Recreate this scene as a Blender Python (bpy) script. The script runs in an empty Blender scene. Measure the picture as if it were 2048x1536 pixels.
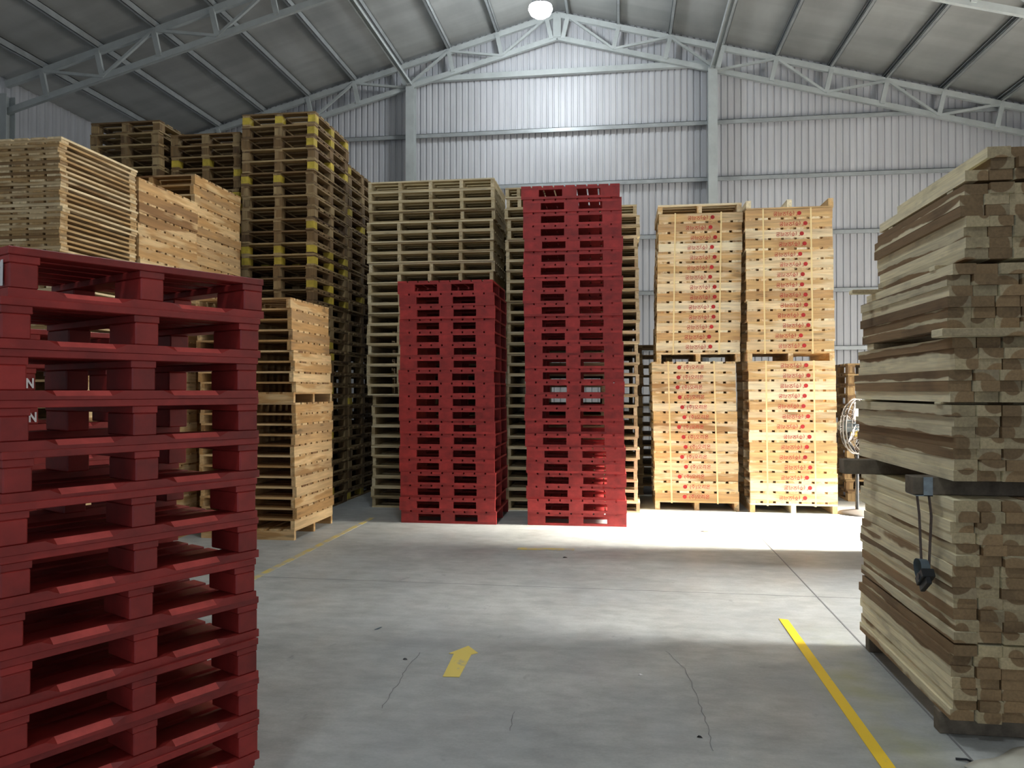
import bpy, bmesh, math, random
from mathutils import Vector, Matrix
R = math.radians
rnd = random.Random(7)
scn = bpy.context.scene
col = scn.collection

# ---------------------------------------------------------------- camera
F_PX, YAW, PITCH, CAM_H = 1540.0, R(8.09), R(0.48), 1.55
cam = bpy.data.cameras.new('camera'); cam.sensor_width = 36.0; cam.lens = F_PX/2048*36.0
cam.clip_start = 0.05; cam.clip_end = 200
cam_o = bpy.data.objects.new('camera', cam); col.objects.link(cam_o)
cam_o.location = (0, 0, CAM_H); cam_o.rotation_euler = (R(90)+PITCH, 0, YAW)
scn.camera = cam_o
CS, SN = math.cos(YAW), math.sin(YAW)

def place(px, z_cam):                       # pixel column + distance -> building x, y
    xc = (px-1024)/F_PX*z_cam
    return xc*CS - z_cam*SN, z_cam*CS + xc*SN
def floor_at(px, py):                       # a point on the floor
    return place(px, F_PX*CAM_H/(py-781.0))

# ---------------------------------------------------------------- materials
def new_mat(name):
    m = bpy.data.materials.new(name); m.use_nodes = True
    nt = m.node_tree
    return m, nt, nt.nodes['Principled BSDF']
def N(nt, typ, **kw):
    n = nt.nodes.new(typ)
    for k, v in kw.items(): setattr(n, k, v)
    return n
def mth(nt, op, a, b=None, c=None, clamp=False):
    n = nt.nodes.new('ShaderNodeMath'); n.operation = op; n.use_clamp = clamp
    for i, v in enumerate((a, b, c)):
        if v is None: continue
        if isinstance(v, (int, float)): n.inputs[i].default_value = v
        else: nt.links.new(v, n.inputs[i])
    return n.outputs[0]
def mixc(nt, f, a, b, mode='MIX'):
    n = nt.nodes.new('ShaderNodeMix'); n.data_type = 'RGBA'; n.blend_type = mode
    for i, v in ((0, f), (6, a), (7, b)):
        if isinstance(v, (int, float)): n.inputs[i].default_value = v
        elif isinstance(v, tuple): n.inputs[i].default_value = (*v, 1) if len(v) == 3 else v
        else: nt.links.new(v, n.inputs[i])
    return n.outputs[2]
def ramp(nt, f, stops):
    n = nt.nodes.new('ShaderNodeValToRGB'); e = n.color_ramp.elements
    while len(e) < len(stops): e.new(0.5)
    for k, (p, c) in enumerate(stops):
        e[k].position = p; e[k].color = (*c, 1) if isinstance(c, tuple) else (c, c, c, 1)
    nt.links.new(f, n.inputs[0]); return n.outputs[0]
def noise(nt, vec, scale, detail=3, rough=.55):
    n = nt.nodes.new('ShaderNodeTexNoise'); n.inputs['Scale'].default_value = scale
    n.inputs['Detail'].default_value = detail; n.inputs['Roughness'].default_value = rough
    if vec is not None: nt.links.new(vec, n.inputs['Vector'])
    return n.outputs['Fac']
def scaled(nt, vec, s):
    n = nt.nodes.new('ShaderNodeVectorMath'); n.operation = 'MULTIPLY'
    nt.links.new(vec, n.inputs[0]); n.inputs[1].default_value = s; return n.outputs[0]
def rands(nt):
    g = nt.nodes.new('ShaderNodeNewGeometry'); o = nt.nodes.new('ShaderNodeObjectInfo')
    isl, orr = g.outputs['Random Per Island'], o.outputs['Random']
    cmb = nt.nodes.new('ShaderNodeCombineXYZ')
    nt.links.new(mth(nt, 'MULTIPLY', isl, 37.0), cmb.inputs[0]); nt.links.new(mth(nt, 'MULTIPLY', orr, 53.0), cmb.inputs[1])
    nt.links.new(mth(nt, 'ADD', isl, mth(nt, 'MULTIPLY', orr, 7.0)), cmb.inputs[2])
    wn = nt.nodes.new('ShaderNodeTexWhiteNoise'); wn.noise_dimensions = '3D'; nt.links.new(cmb.outputs[0], wn.inputs['Vector'])
    sep = nt.nodes.new('ShaderNodeSeparateColor'); nt.links.new(wn.outputs['Color'], sep.inputs[0])
    return cmb.outputs[0], sep.outputs
def obj_coord(nt):
    return nt.nodes.new('ShaderNodeTexCoord').outputs['Object']

def wood(name, dark, mid, light, axis, patch=.55, rough=.75):
    m, nt, b = new_mat(name)
    off, rr = rands(nt)
    add = nt.nodes.new('ShaderNodeVectorMath'); nt.links.new(obj_coord(nt), add.inputs[0]); nt.links.new(off, add.inputs[1])
    s1 = [30, 30, 30]; s1['XYZ'.index(axis)] = 2.0
    s2 = [9, 9, 9]; s2['XYZ'.index(axis)] = 1.3
    s3 = [60, 60, 60]; s3['XYZ'.index(axis)] = 12
    base = ramp(nt, rr[0], [(0.0, dark), (.3, mid), (.65, mid), (1.0, light)])
    pat = ramp(nt, noise(nt, scaled(nt, add.outputs[0], tuple(s2)), 1.0, 3), [(.47, 0.0), (.56, 1.0)])
    other = ramp(nt, rr[1], [(0.0, dark), (.5, light), (1.0, light)])
    c = mixc(nt, mth(nt, 'MULTIPLY', pat, patch), base, other)
    gr = ramp(nt, noise(nt, scaled(nt, add.outputs[0], tuple(s1)), 1.0, 4, .65), [(.3, .68), (.7, 1.12)])
    c = mixc(nt, 1.0, c, gr, 'MULTIPLY')
    kn = ramp(nt, noise(nt, scaled(nt, add.outputs[0], tuple(v*.55 for v in s3)), .35, 2), [(.28, .5), (.36, 1.0)])
    c = mixc(nt, .8, c, kn, 'MULTIPLY')
    nt.links.new(c, b.inputs['Base Color']); b.inputs['Roughness'].default_value = rough
    return m

def lumber(name, cream, brown):
    m, nt, b = new_mat(name)
    off, rr = rands(nt)
    oc = obj_coord(nt); sp = nt.nodes.new('ShaderNodeSeparateXYZ'); nt.links.new(oc, sp.inputs[0])
    add = nt.nodes.new('ShaderNodeVectorMath'); nt.links.new(oc, add.inputs[0]); nt.links.new(off, add.inputs[1])
    n1 = mth(nt, 'SUBTRACT', noise(nt, scaled(nt, add.outputs[0], (.4, 2.4, .4)), 1.0, 3), .5)
    add2 = nt.nodes.new('ShaderNodeVectorMath'); nt.links.new(add.outputs[0], add2.inputs[0]); add2.inputs[1].default_value = (9.1, 3.7, 5.2)
    n2 = mth(nt, 'SUBTRACT', noise(nt, scaled(nt, add2.outputs[0], (1.2, 2.0, 1.2)), 1.0, 4), .5)
    cx = mth(nt, 'MULTIPLY', mth(nt, 'SUBTRACT', rr[0], .5), .07)
    cz = mth(nt, 'MULTIPLY', mth(nt, 'SUBTRACT', rr[1], .5), .13)
    dx = mth(nt, 'ADD', mth(nt, 'SUBTRACT', sp.outputs[0], cx), mth(nt, 'MULTIPLY', n1, .05))
    dz = mth(nt, 'ADD', mth(nt, 'SUBTRACT', sp.outputs[2], cz), mth(nt, 'MULTIPLY', n2, .075))
    d = mth(nt, 'SQRT', mth(nt, 'ADD', mth(nt, 'MULTIPLY', dx, dx), mth(nt, 'MULTIPLY', dz, dz)))
    rad = mth(nt, 'ADD', .024, mth(nt, 'MULTIPLY', rr[2], .062))
    mask = mth(nt, 'DIVIDE', mth(nt, 'SUBTRACT', rad, d), .004, clamp=True)
    tint = ramp(nt, rr[0], [(0, .80), (1, 1.15)])
    gr = ramp(nt, noise(nt, scaled(nt, add.outputs[0], (90, 5, 90)), 1.0, 3), [(.3, .8), (.7, 1.1)])
    wear = ramp(nt, noise(nt, scaled(nt, add2.outputs[0], (5, 3, 5)), 1.0, 4), [(.30, .68), (.46, 1.0)])
    brn = mixc(nt, rr[1], brown, tuple(v*.62 for v in brown))
    tcn = nt.nodes.new('ShaderNodeTexCoord'); sn = nt.nodes.new('ShaderNodeSeparateXYZ'); nt.links.new(tcn.outputs['Normal'], sn.inputs[0])
    endf = mth(nt, 'GREATER_THAN', mth(nt, 'ABSOLUTE', sn.outputs[1]), .6)
    endc = mixc(nt, rr[2], (.54, .43, .245), tuple(a*.28+b2*.58 for a, b2 in zip(cream, brown)))
    rings = mth(nt, 'ADD', .92, mth(nt, 'MULTIPLY', mth(nt, 'SINE', mth(nt, 'MULTIPLY', d, 1300.0)), mth(nt, 'MULTIPLY', endf, .09)))
    c = mixc(nt, mask, mixc(nt, endf, cream, endc), brn)
    for t in (tint, gr, wear): c = mixc(nt, 1.0, c, t, 'MULTIPLY')
    c = mixc(nt, 1.0, c, rings, 'MULTIPLY')
    nt.links.new(c, b.inputs['Base Color']); b.inputs['Roughness'].default_value = .8
    return m

def paint(name, c, rough=.5, var=.25, scale=6.0, metal=0.0, scuff=None):
    m, nt, b = new_mat(name)
    off, rr = rands(nt)
    add = nt.nodes.new('ShaderNodeVectorMath'); nt.links.new(obj_coord(nt), add.inputs[0]); nt.links.new(off, add.inputs[1])
    f = ramp(nt, noise(nt, add.outputs[0], scale, 5, .6), [(.3, 1.0-var), (.7, 1.0+var*.5)])
    tint = ramp(nt, rr[0], [(0, 1.0-var*.6), (1, 1.0+var*.3)])
    cc = mixc(nt, 1.0, c, f, 'MULTIPLY'); cc = mixc(nt, 1.0, cc, tint, 'MULTIPLY')
    if scuff:
        s = ramp(nt, noise(nt, scaled(nt, add.outputs[0], (1, 1, 2.5)), scale*1.7, 6, .7), [(.66, 0.0), (.76, .55)])
        cc = mixc(nt, s, cc, scuff)
    nt.links.new(cc, b.inputs['Base Color']); b.inputs['Roughness'].default_value = rough; b.inputs['Metallic'].default_value = metal
    return m

def plain(name, c, rough=.5, metal=0.0, emit=None):
    m, nt, b = new_mat(name)
    b.inputs['Base Color'].default_value = (*c, 1); b.inputs['Roughness'].default_value = rough; b.inputs['Metallic'].default_value = metal
    if emit: b.inputs['Emission Color'].default_value = (*c, 1); b.inputs['Emission Strength'].default_value = emit
    return m

M = {}
def woods(key, d, m, l, **k):
    for ax in 'XYZ': M[key+ax] = wood(key+' wood '+ax, d, m, l, ax, **k)
woods('tan', (.20, .095, .033), (.50, .29, .11), (.76, .55, .29), patch=.75)        # stringer pallets at the left
woods('dull', (.095, .052, .022), (.215, .13, .053), (.44, .32, .155))        # tall block pallets
woods('pale', (.34, .25, .12), (.60, .49, .28), (.76, .66, .43))       # wide pallets
woods('warm', (.42, .23, .09), (.66, .43, .19), (.95, .84, .58))         # strapped pallets
woods('slat', (.22, .12, .045), (.46, .29, .12), (.82, .66, .40))
M['yellow'] = paint('yellow paint on wood', (.62, .47, .06), .6, .4, 9)
M['red'] = paint('red pallet paint', (.34, .027, .022), .5, .4, 7, scuff=(.36, .08, .065))
M['red2'] = paint('red pallet paint bright', (.35, .026, .024), .6, .35, 9, scuff=(.25, .012, .015))
M['lumber'] = lumber('sawn two-tone lumber', (.86, .78, .53), (.38, .245, .12))
M['bearer'] = paint('weathered grey timber', (.20, .165, .12), .85, .5, 12)
M['redwornlit'] = paint('rubbed and lit red fork edge', (.66, .10, .085), .6, .25, 14)  # lighter red holds fork wear and the light the chamfers catch
M['white'] = plain('white stencil paint', (.8, .78, .78), .6)
M['logo'] = paint('red ink', (.46, .02, .02), .7, .25, 40)
M['strap'] = plain('pale yellow strap', (.85, .70, .36), .45)
M['web'] = paint('grey blue webbing', (.30, .36, .40), .7, .3, 30)
M['webdark'] = paint('brown grey webbing', (.10, .075, .065), .8, .3, 30)
M['black'] = plain('black metal', (.02, .022, .025), .5, .3)
M['bluegrey'] = plain('blue grey steel', (.16, .21, .25), .45, .4)
M['steel'] = paint('grey green painted steel', (.50, .54, .54), .45, .15, 3)
M['purlin'] = paint('galvanised purlin', (.42, .45, .46), .4, .2, 4, metal=.25)
M['wire'] = plain('dusty fan wire', (.10, .09, .08), .7, .2)
M['blade'] = plain('fan blade', (.15, .13, .12), .6)
M['plastic'] = paint('pale plastic sheet', (.70, .70, .60), .45, .2, 5)
M['lamp'] = plain('lit lamp diffuser', (.92, .97, 1.0), .5, 0, 60)
M['housing'] = plain('lamp housing', (.55, .57, .60), .35, .5)

def wall_mat():
    m, nt, b = new_mat('corrugated steel sheet')
    g = obj_coord(nt)
    f = ramp(nt, noise(nt, scaled(nt, g, (.5, .5, .25)), 1.0, 5), [(.3, .86), (.7, 1.05)])
    f2 = ramp(nt, noise(nt, scaled(nt, g, (9, 9, .6)), 1.0, 3), [(.35, .93), (.65, 1.03)])
    c = mixc(nt, 1.0, (.62, .63, .66), f, 'MULTIPLY'); c = mixc(nt, 1.0, c, f2, 'MULTIPLY')
    nt.links.new(c, b.inputs['Base Color']); b.inputs['Roughness'].default_value = .5; b.inputs['Metallic'].default_value = .1
    return m
M['wall'] = wall_mat()
def roof_mat():
    m, nt, b = new_mat('roof insulation foil')
    g = obj_coord(nt)
    f = ramp(nt, noise(nt, scaled(nt, g, (.9, .35, .9)), 1.0, 5, .6), [(.3, .78), (.7, 1.08)])
    f2 = ramp(nt, noise(nt, scaled(nt, g, (.25, 2.2, .25)), 1.0, 3), [(.4, .9), (.6, 1.05)])
    c = mixc(nt, 1.0, (.52, .53, .51), f, 'MULTIPLY'); c = mixc(nt, 1.0, c, f2, 'MULTIPLY')
    nt.links.new(c, b.inputs['Base Color']); b.inputs['Roughness'].default_value = .42; b.inputs['Metallic'].default_value = .3
    return m
M['roof'] = roof_mat()
def floor_mat():
    m, nt, b = new_mat('worn concrete floor')
    g = obj_coord(nt); sp = nt.nodes.new('ShaderNodeSeparateXYZ'); nt.links.new(g, sp.inputs[0])
    big = ramp(nt, noise(nt, g, .9, 6, .6), [(.3, .74), (.7, 1.12)])
    med = ramp(nt, noise(nt, scaled(nt, g, (1, 1.8, 1)), 5.0, 5, .65), [(.35, .82), (.65, 1.08)])
    fine = ramp(nt, noise(nt, g, 70, 3), [(.3, .94), (.7, 1.05)])
    c = (.43, .45, .435)
    for t in (big, med, fine): c = mixc(nt, 1.0, c, t, 'MULTIPLY')
    blu = ramp(nt, noise(nt, scaled(nt, g, (1.3, .8, 1)), 1.0, 3), [(.45, 0.0), (.7, .35)])
    c = mixc(nt, blu, c, (.36, .40, .43))
    sm = noise(nt, scaled(nt, g, (2.2, 1.0, 1)), 3.2, 4, .6)
    c = mixc(nt, ramp(nt, sm, [(.66, 0.0), (.74, .55)]), c, (.20, .20, .21))
    # yellowish stain beside the painted line
    dxs = mth(nt, 'ABSOLUTE', mth(nt, 'SUBTRACT', sp.outputs[0], 1.22))
    band = mth(nt, 'SUBTRACT', 1.0, mth(nt, 'DIVIDE', dxs, .26), clamp=True)
    near = mth(nt, 'MULTIPLY', mth(nt, 'SUBTRACT', 5.5, sp.outputs[1]), 1.5, clamp=True)
    st = mth(nt, 'MULTIPLY', mth(nt, 'MULTIPLY', band, near), ramp(nt, noise(nt, g, 3.0, 4), [(.35, 0.0), (.65, .6)]))
    c = mixc(nt, st, c, (.36, .36, .15))
    nt.links.new(c, b.inputs['Base Color'])
    rg = ramp(nt, noise(nt, g, 2.0, 4), [(.3, .42), (.7, .62)])
    nt.links.new(rg, b.inputs['Roughness'])
    return m
M['floor'] = floor_mat()
def worn_paint(name, c, under, lo, hi, sc):
    m, nt, b = new_mat(name); g = obj_coord(nt)
    f = ramp(nt, noise(nt, g, sc, 5, .65), [(lo, 1.0), (hi, 0.0)])
    cc = mixc(nt, f, under, c)
    nt.links.new(cc, b.inputs['Base Color']); b.inputs['Roughness'].default_value = .55
    return m
M['line'] = worn_paint('yellow floor paint', (.92, .62, .03), (.55, .48, .2), .62, .75, 9)
M['lineworn'] = worn_paint('rubbed yellow floor paint', (.62, .50, .15), (.42, .42, .40), .42, .62, 7)
M['arrow'] = worn_paint('worn yellow arrow paint', (.80, .64, .15), (.40, .39, .32), .56, .70, 6)
M['joint'] = plain('dark joint filler', (.20, .20, .20), .9)

# ---------------------------------------------------------------- mesh helpers
class MB:
    def __init__(s): s.v = []; s.f = []; s.mi = []
    def add(s, vs, fs, mi=0):
        o = len(s.v); s.v += [tuple(p) for p in vs]; s.f += [tuple(i+o for i in f) for f in fs]; s.mi += [mi]*len(fs); return s
    def box(s, x0, x1, y0, y1, z0, z1, mi=0):
        return s.add([(x0,y0,z0),(x1,y0,z0),(x1,y1,z0),(x0,y1,z0),(x0,y0,z1),(x1,y0,z1),(x1,y1,z1),(x0,y1,z1)],
                     [(0,3,2,1),(4,5,6,7),(0,1,5,4),(1,2,6,5),(2,3,7,6),(3,0,4,7)], mi)
    def bar(s, p, q, w, h, up=(0,0,1)):
        p, q = Vector(p), Vector(q); d = (q-p).normalized(); u = Vector(up)
        a = d.cross(u); a.normalize(); b = a.cross(d)
        a *= w/2; b *= h/2
        vs = [p-a-b, p+a-b, p+a+b, p-a+b, q-a-b, q+a-b, q+a+b, q-a+b]
        return s.add(vs, [(0,1,2,3),(7,6,5,4),(0,4,5,1),(1,5,6,2),(2,6,7,3),(3,7,4,0)])
    def angle(s, p, q, w, t, up=(0,0,1)):                                     # steel channel: web + two flanges
        p, q = Vector(p), Vector(q); d = (q-p).normalized(); u = Vector(up)
        a = d.cross(u); a.normalize(); b = a.cross(d)
        s.bar(p, q, w, t, up); o = a*(w/2-t/2)
        for sg in (1, -1): s.bar(p+o*sg-b*(w*.3), q+o*sg-b*(w*.3), t, w*.6, up)
        return s
    def prism(s, poly, y0, y1):                                               # poly in x,z
        n = len(poly)
        vs = [(x, y0, z) for x, z in poly]+[(x, y1, z) for x, z in poly]
        fs = [tuple(range(n)), tuple(range(2*n-1, n-1, -1))]+[(i, i+n, (i+1) % n+n, (i+1) % n) for i in range(n)]
        return s.add(vs, fs)
    def lathe(s, prof, n=24, c=(0,0,0)):
        vs = []; fs = []
        for r, z in prof:
            for k in range(n): vs.append((c[0]+r*math.cos(2*math.pi*k/n), c[1]+r*math.sin(2*math.pi*k/n), c[2]+z))
        for i in range(len(prof)-1):
            for k in range(n): fs.append((i*n+k, i*n+(k+1) % n, (i+1)*n+(k+1) % n, (i+1)*n+k))
        return s.add(vs, fs)
    def tube(s, pts, r, n=8, closed=False):
        pts = [Vector(p) for p in pts]; vs = []; fs = []; L = len(pts)
        for i, p in enumerate(pts):
            d = (pts[(i+1) % L]-pts[i-1]) if closed else (pts[min(i+1, L-1)]-pts[max(i-1, 0)])
            d.normalize(); u = Vector((0,0,1)) if abs(d.z) < .9 else Vector((1,0,0))
            a = d.cross(u).normalized(); b = a.cross(d)
            for k in range(n):
                t = 2*math.pi*k/n; vs.append(p+a*(r*math.cos(t))+b*(r*math.sin(t)))
        for i in range(L if closed else L-1):
            j = (i+1) % L
            for k in range(n): fs.append((i*n+k, i*n+(k+1) % n, j*n+(k+1) % n, j*n+k))
        if not closed: fs += [tuple(range(n-1, -1, -1)), tuple(range((L-1)*n, L*n))]
        return s.add(vs, fs)
    def mesh(s, name, *mats, bev=0, smooth=False):
        me = bpy.data.meshes.new(name); me.from_pydata(s.v, [], s.f)
        for m in mats: me.materials.append(M[m] if isinstance(m, str) else m)
        if len(mats) > 1:
            for p, i in zip(me.polygons, s.mi): p.material_index = i
        bm = bmesh.new(); bm.from_mesh(me); bmesh.ops.recalc_face_normals(bm, faces=bm.faces)
        if bev: bmesh.ops.bevel(bm, geom=list(bm.edges), offset=bev, segments=1, affect='EDGES', profile=.5)
        bm.to_mesh(me); bm.free()
        if smooth:
            for p in me.polygons: p.use_smooth = True
        return me

def link(name, data, parent=None, loc=(0,0,0), rot=(0,0,0)):
    o = bpy.data.objects.new(name, data); col.objects.link(o); o.location = loc; o.rotation_euler = rot
    if parent: o.parent = parent
    return o
def tag(o, label=None, cat=None, group=None, kind=None):
    for k, v in (('label', label), ('category', cat), ('group', group), ('kind', kind)):
        if v: o[k] = v
    return o
def thing(name, label, cat, loc, rz=0, group=None):
    o = link(name, None, None, loc, (0, 0, rz)); o.empty_display_size = .1
    return tag(o, label, cat, group)
ONES = ['', 'first', 'second', 'third', 'fourth', 'fifth', 'sixth', 'seventh', 'eighth', 'ninth', 'tenth', 'eleventh', 'twelfth',
        'thirteenth', 'fourteenth', 'fifteenth', 'sixteenth', 'seventeenth', 'eighteenth', 'nineteenth']
TENS = {2: 'twent', 3: 'thirt', 4: 'fort', 5: 'fift'}
def nth(n):
    if n < 20: return ONES[n]
    t, u = divmod(n, 10)
    return TENS[t]+('ieth' if u == 0 else 'y-'+ONES[u])
def from_top(i, n):                          # i counted from the top, 0-based
    if i == 0: return 'topmost'
    if i == n-1: return 'lowest'
    return nth(i+1)+' from top'

def text_mesh(body, size, depth, mat, bold=0.0):
    cu = bpy.data.curves.new('lettering', 'FONT'); cu.body = body; cu.size = size; cu.extrude = depth; cu.offset = bold
    cu.align_x = 'LEFT'; cu.align_y = 'CENTER'
    o = bpy.data.objects.new('lettering', cu); col.objects.link(o)
    bpy.context.view_layer.update()
    me = bpy.data.meshes.new_from_object(o.evaluated_get(bpy.context.evaluated_depsgraph_get()))
    bpy.data.objects.remove(o); bpy.data.curves.remove(cu)
    me.materials.clear(); me.materials.append(M[mat])
    return me

# ---------------------------------------------------------------- pallet kinds: list of (part name, mesh, label)
def boards(mb, n, length, span, t, z0, along, width):
    """n boards of `width` spread over `span`, running along x or y"""
    step = (span-width)/(n-1)
    for k in range(n):
        c = -span/2+width/2+k*step; w = width/2
        if along == 'x': mb.box(-length/2, length/2, c-w, c+w, z0, z0+t)
        else: mb.box(c-w, c+w, -length/2, length/2, z0, z0+t)
    return mb
def stringer_pallet(key, L, D, h, deck=.02, sw=.045, n=7, gap=.030, logo=False):
    """three stringers along x, slats along y on top"""
    parts = []; hs = h-deck; w = L/n-gap*(n-1)/n
    parts.append(('top_deck', boards(MB(), n, D, L, deck, hs, 'y', w).mesh('top_deck', key+'Y'), None))
    for k in (-1, 0, 1):
        c = k*(D-sw)/2
        parts.append(('stringer', MB().box(-L/2, L/2, c-sw/2, c+sw/2, 0, hs).mesh('stringer', key+'X'), None))
    if logo:
        parts.append(('printed_logo', LOGO, 'red printed logo and lettering'))
    return dict(parts=parts, h=h, L=L, D=D)
def wide_pallet(key, W, D, h):
    t = .019; parts = [('top_deck', boards(MB(), 7, W, D, t, h-t, 'x', .105).mesh('top_deck', key+'X'), None),
                       ('bottom_deck', boards(MB(), 4, W, D, t, 0, 'x', .10).mesh('bottom_deck', key+'X'), None)]
    for k in range(5):
        c = -W/2+.024+k*(W-.048)/4
        parts.append(('stringer', MB().box(c-.022, c+.022, -D/2+.004, D/2-.004, t, h-t).mesh('stringer', key+'Y'), None))
    return dict(parts=parts, h=h, L=W, D=D)
def block_pallet(key, W, D, h, blockmats):
    t = .020; zb = h-3*t
    parts = [('top_deck', boards(MB(), 7, W, D, t, h-t, 'x', .115).mesh('top_deck', key+'X'), None)]
    cr = MB()
    for k in (-1, 0, 1): c = k*(W/2-.055); cr.box(c-.05, c+.05, -D/2, D/2, h-2*t, h-t)
    parts.append(('cross_boards', cr.mesh('cross_boards', key+'Y'), None))
    bt = MB()
    for k in (-1, 0, 1): c = k*(W/2-.055); bt.box(c-.05, c+.05, -D/2, D/2, 0, t)
    parts.append(('bottom_boards', bt.mesh('bottom_boards', key+'Y'), None))
    q = 0
    for j in (-1, 0, 1):
        for k in (-1, 0, 1):
            cx, cy = k*(W/2-.05), j*(D/2-.06)
            mt = blockmats[q]; q += 1
            parts.append(('block', MB().box(cx-.048, cx+.048, cy-.058, cy+.058, t, t+zb).mesh('block', mt),
                          'yellow painted block' if mt == 'yellow' else None))
    return dict(parts=parts, h=h, L=W, D=D)
def red_window_pallet(W, D, h):
    t = .021; parts = [('top_deck', boards(MB(), 9, D, W, t, h-t, 'y', W/9-.016).mesh('top_deck', 'red2'), None)]
    for j in (-1, 0, 1):
        y = j*(D/2-.02); a, b = y-.02, y+.02; z0, z1 = .0, h-t; wz0, wz1 = .026, .026+.080
        mb = MB(); x = [-W/2, -W/2+.205, -W/2+.475, -.0+.075, -.0+.345, W/2]
        mb.box(-W/2, W/2, a, b, z0, wz0); mb.box(-W/2, W/2, a, b, wz1, z1)
        mb.box(x[0], x[1], a, b, wz0, wz1); mb.box(x[2], x[3], a, b, wz0, wz1); mb.box(x[4], x[5], a, b, wz0, wz1)
        parts.append(('side_board', mb.mesh('side_board', 'red2'), None))
    return dict(parts=parts, h=h, L=W, D=D)
def red_block_pallet(W, D, h):
    t = .024; parts = [('top_deck', boards(MB(), 6, W, D, t, h-t, 'x', .088).mesh('top_deck', 'red', bev=.002), None)]
    cr = MB()
    for k in (-1, 0, 1): c = k*(W/2-.046); cr.box(c-.043, c+.043, -D/2+.004, D/2-.004, h-2*t, h-t)
    parts.append(('cross_boards', cr.mesh('cross_boards', 'red', bev=.002), None))
    hb = h-2*t; b0 = .028
    for j in (-1, 1):                                           # bottom boards with chamfers cut between the blocks
        mb = MB(); yo = j*D/2; yi = j*(D/2-.12)
        xs = [-W/2, -W/2+.13, -W/2+.165, -.105, -.065, .065, .105, W/2-.165, W/2-.13, W/2]
        ch = [0, 0, 1, 1, 0, 0, 1, 1, 0, 0]
        vs = []
        for x, c in zip(xs, ch):
            vs += [(x, yo, 0), (x, yo, b0-.017*c), (x, yo-j*.024*c, b0), (x, yi, b0), (x, yi, 0)]
        fs = [tuple(range(5)), tuple(range(len(vs)-1, len(vs)-6, -1))]
        for i in range(len(xs)-1):
            for k in range(5): fs.append((i*5+k, i*5+(k+1) % 5, (i+1)*5+(k+1) % 5, (i+1)*5+k))
        mb.add(vs, fs)
        for q in range(len(mb.mi)):                             # lighter red chamfers: fork wear plus painted-in light
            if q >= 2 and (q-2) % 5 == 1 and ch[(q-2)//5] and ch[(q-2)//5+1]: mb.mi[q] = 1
        parts.append(('bottom_board', mb.mesh('bottom_board', 'red', 'redwornlit'), None))
    for k in (-1, 0, 1):
        c = k*(W/2-.044)
        for j in (-1, 1):
            cy = j*(D/2-.094)
            parts.append(('block', MB().box(c-.040, c+.040, cy-.091, cy+.091, b0, hb).mesh('block', 'red', bev=.004), None))
    return dict(parts=parts, h=h, L=W, D=D)
def slat_panel(key, W, D, h):
    t = .018; parts = [('slats', boards(MB(), 7, D, W, t, h-t, 'y', W/7-.024).mesh('slats', key+'Y'), None)]
    for j in (-1, 1):
        y = j*(D/2-.05)
        parts.append(('batten', MB().box(-W/2+.006, W/2-.006, y-.045, y+.045, 0, h-t).mesh('batten', key+'X'), None))
    return dict(parts=parts, h=h, L=W, D=D)

# company lettering printed on the strapped pallets
def logo_mesh():
    tm = text_mesh('(주)오리온', .060, .0004, 'logo', .0004)
    mb = MB(); vs = [(.0, 0, .0005)]
    n = 20
    disc = [(.026*math.cos(2*math.pi*k/n), .026*math.sin(2*math.pi*k/n), .0005) for k in range(n)]
    mb.add(disc, [tuple(range(n))])
    mb.add([(.012, .018, .0005), (.034, .022, .0005), (.040, .034, .0005), (.026, .028, .0005)], [(0, 1, 2, 3)])
    o = len(mb.v)
    xs = [v.co.x for v in tm.vertices]; wid = max(xs)-min(xs); sc = .255/wid
    mb.add([(.060+(v.co.x-min(xs))*sc, v.co.y, v.co.z) for v in tm.vertices], [tuple(p.vertices) for p in tm.polygons])
    me = bpy.data.meshes.new('printed_logo')
    # stand the lettering upright on the front face (faces -y)
    me.from_pydata([(x-.165, -z, y) for x, y, z in mb.v], [], mb.f); me.materials.append(M['logo'])
    return me
LOGO = logo_mesh()

def put(proto, name, label, cat, x, y, z, rz=0, flip=False, group=None, extra=None, skip=()):
    t = thing(name, label, cat, (x, y, z), rz, group)
    fm = Matrix.Translation((0, 0, proto['h'])) @ Matrix.Rotation(math.pi, 4, 'Y')
    for pn, me, lb in proto['parts']:
        if pn in skip: continue
        o = link(pn, me, t)
        m = Matrix.Identity(4)
        if pn == 'printed_logo': m = Matrix.Translation((extra or 0, -proto['D']/2-.0012, (proto['h']-.02)/2))
        o.matrix_local = (fm @ m) if flip else m
        if lb: o['label'] = lb
    return t
def stack(proto, n, x, y, z0, rz, name, noun, where, group, cat='pallet', flip=False, jit=.012, yaw=.6, lean=(0, 0), pick=None, count0=0, total=None):
    """x, y = centre of the stack; returns z of its top"""
    z = z0; total = total or n
    for i in range(n):
        p = pick(i) if pick else proto
        t = i/max(n-1, 1)
        lab = noun+', '+from_top(count0+n-1-i, total)+where
        put(p, name, lab, cat, x+lean[0]*t+rnd.uniform(-jit, jit), y+lean[1]*t+rnd.uniform(-jit, jit), z, rz+R(rnd.uniform(-yaw, yaw)),
            flip, group, extra=rnd.uniform(-.05, .05))
        z += p['h']+.0004
    return z

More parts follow.
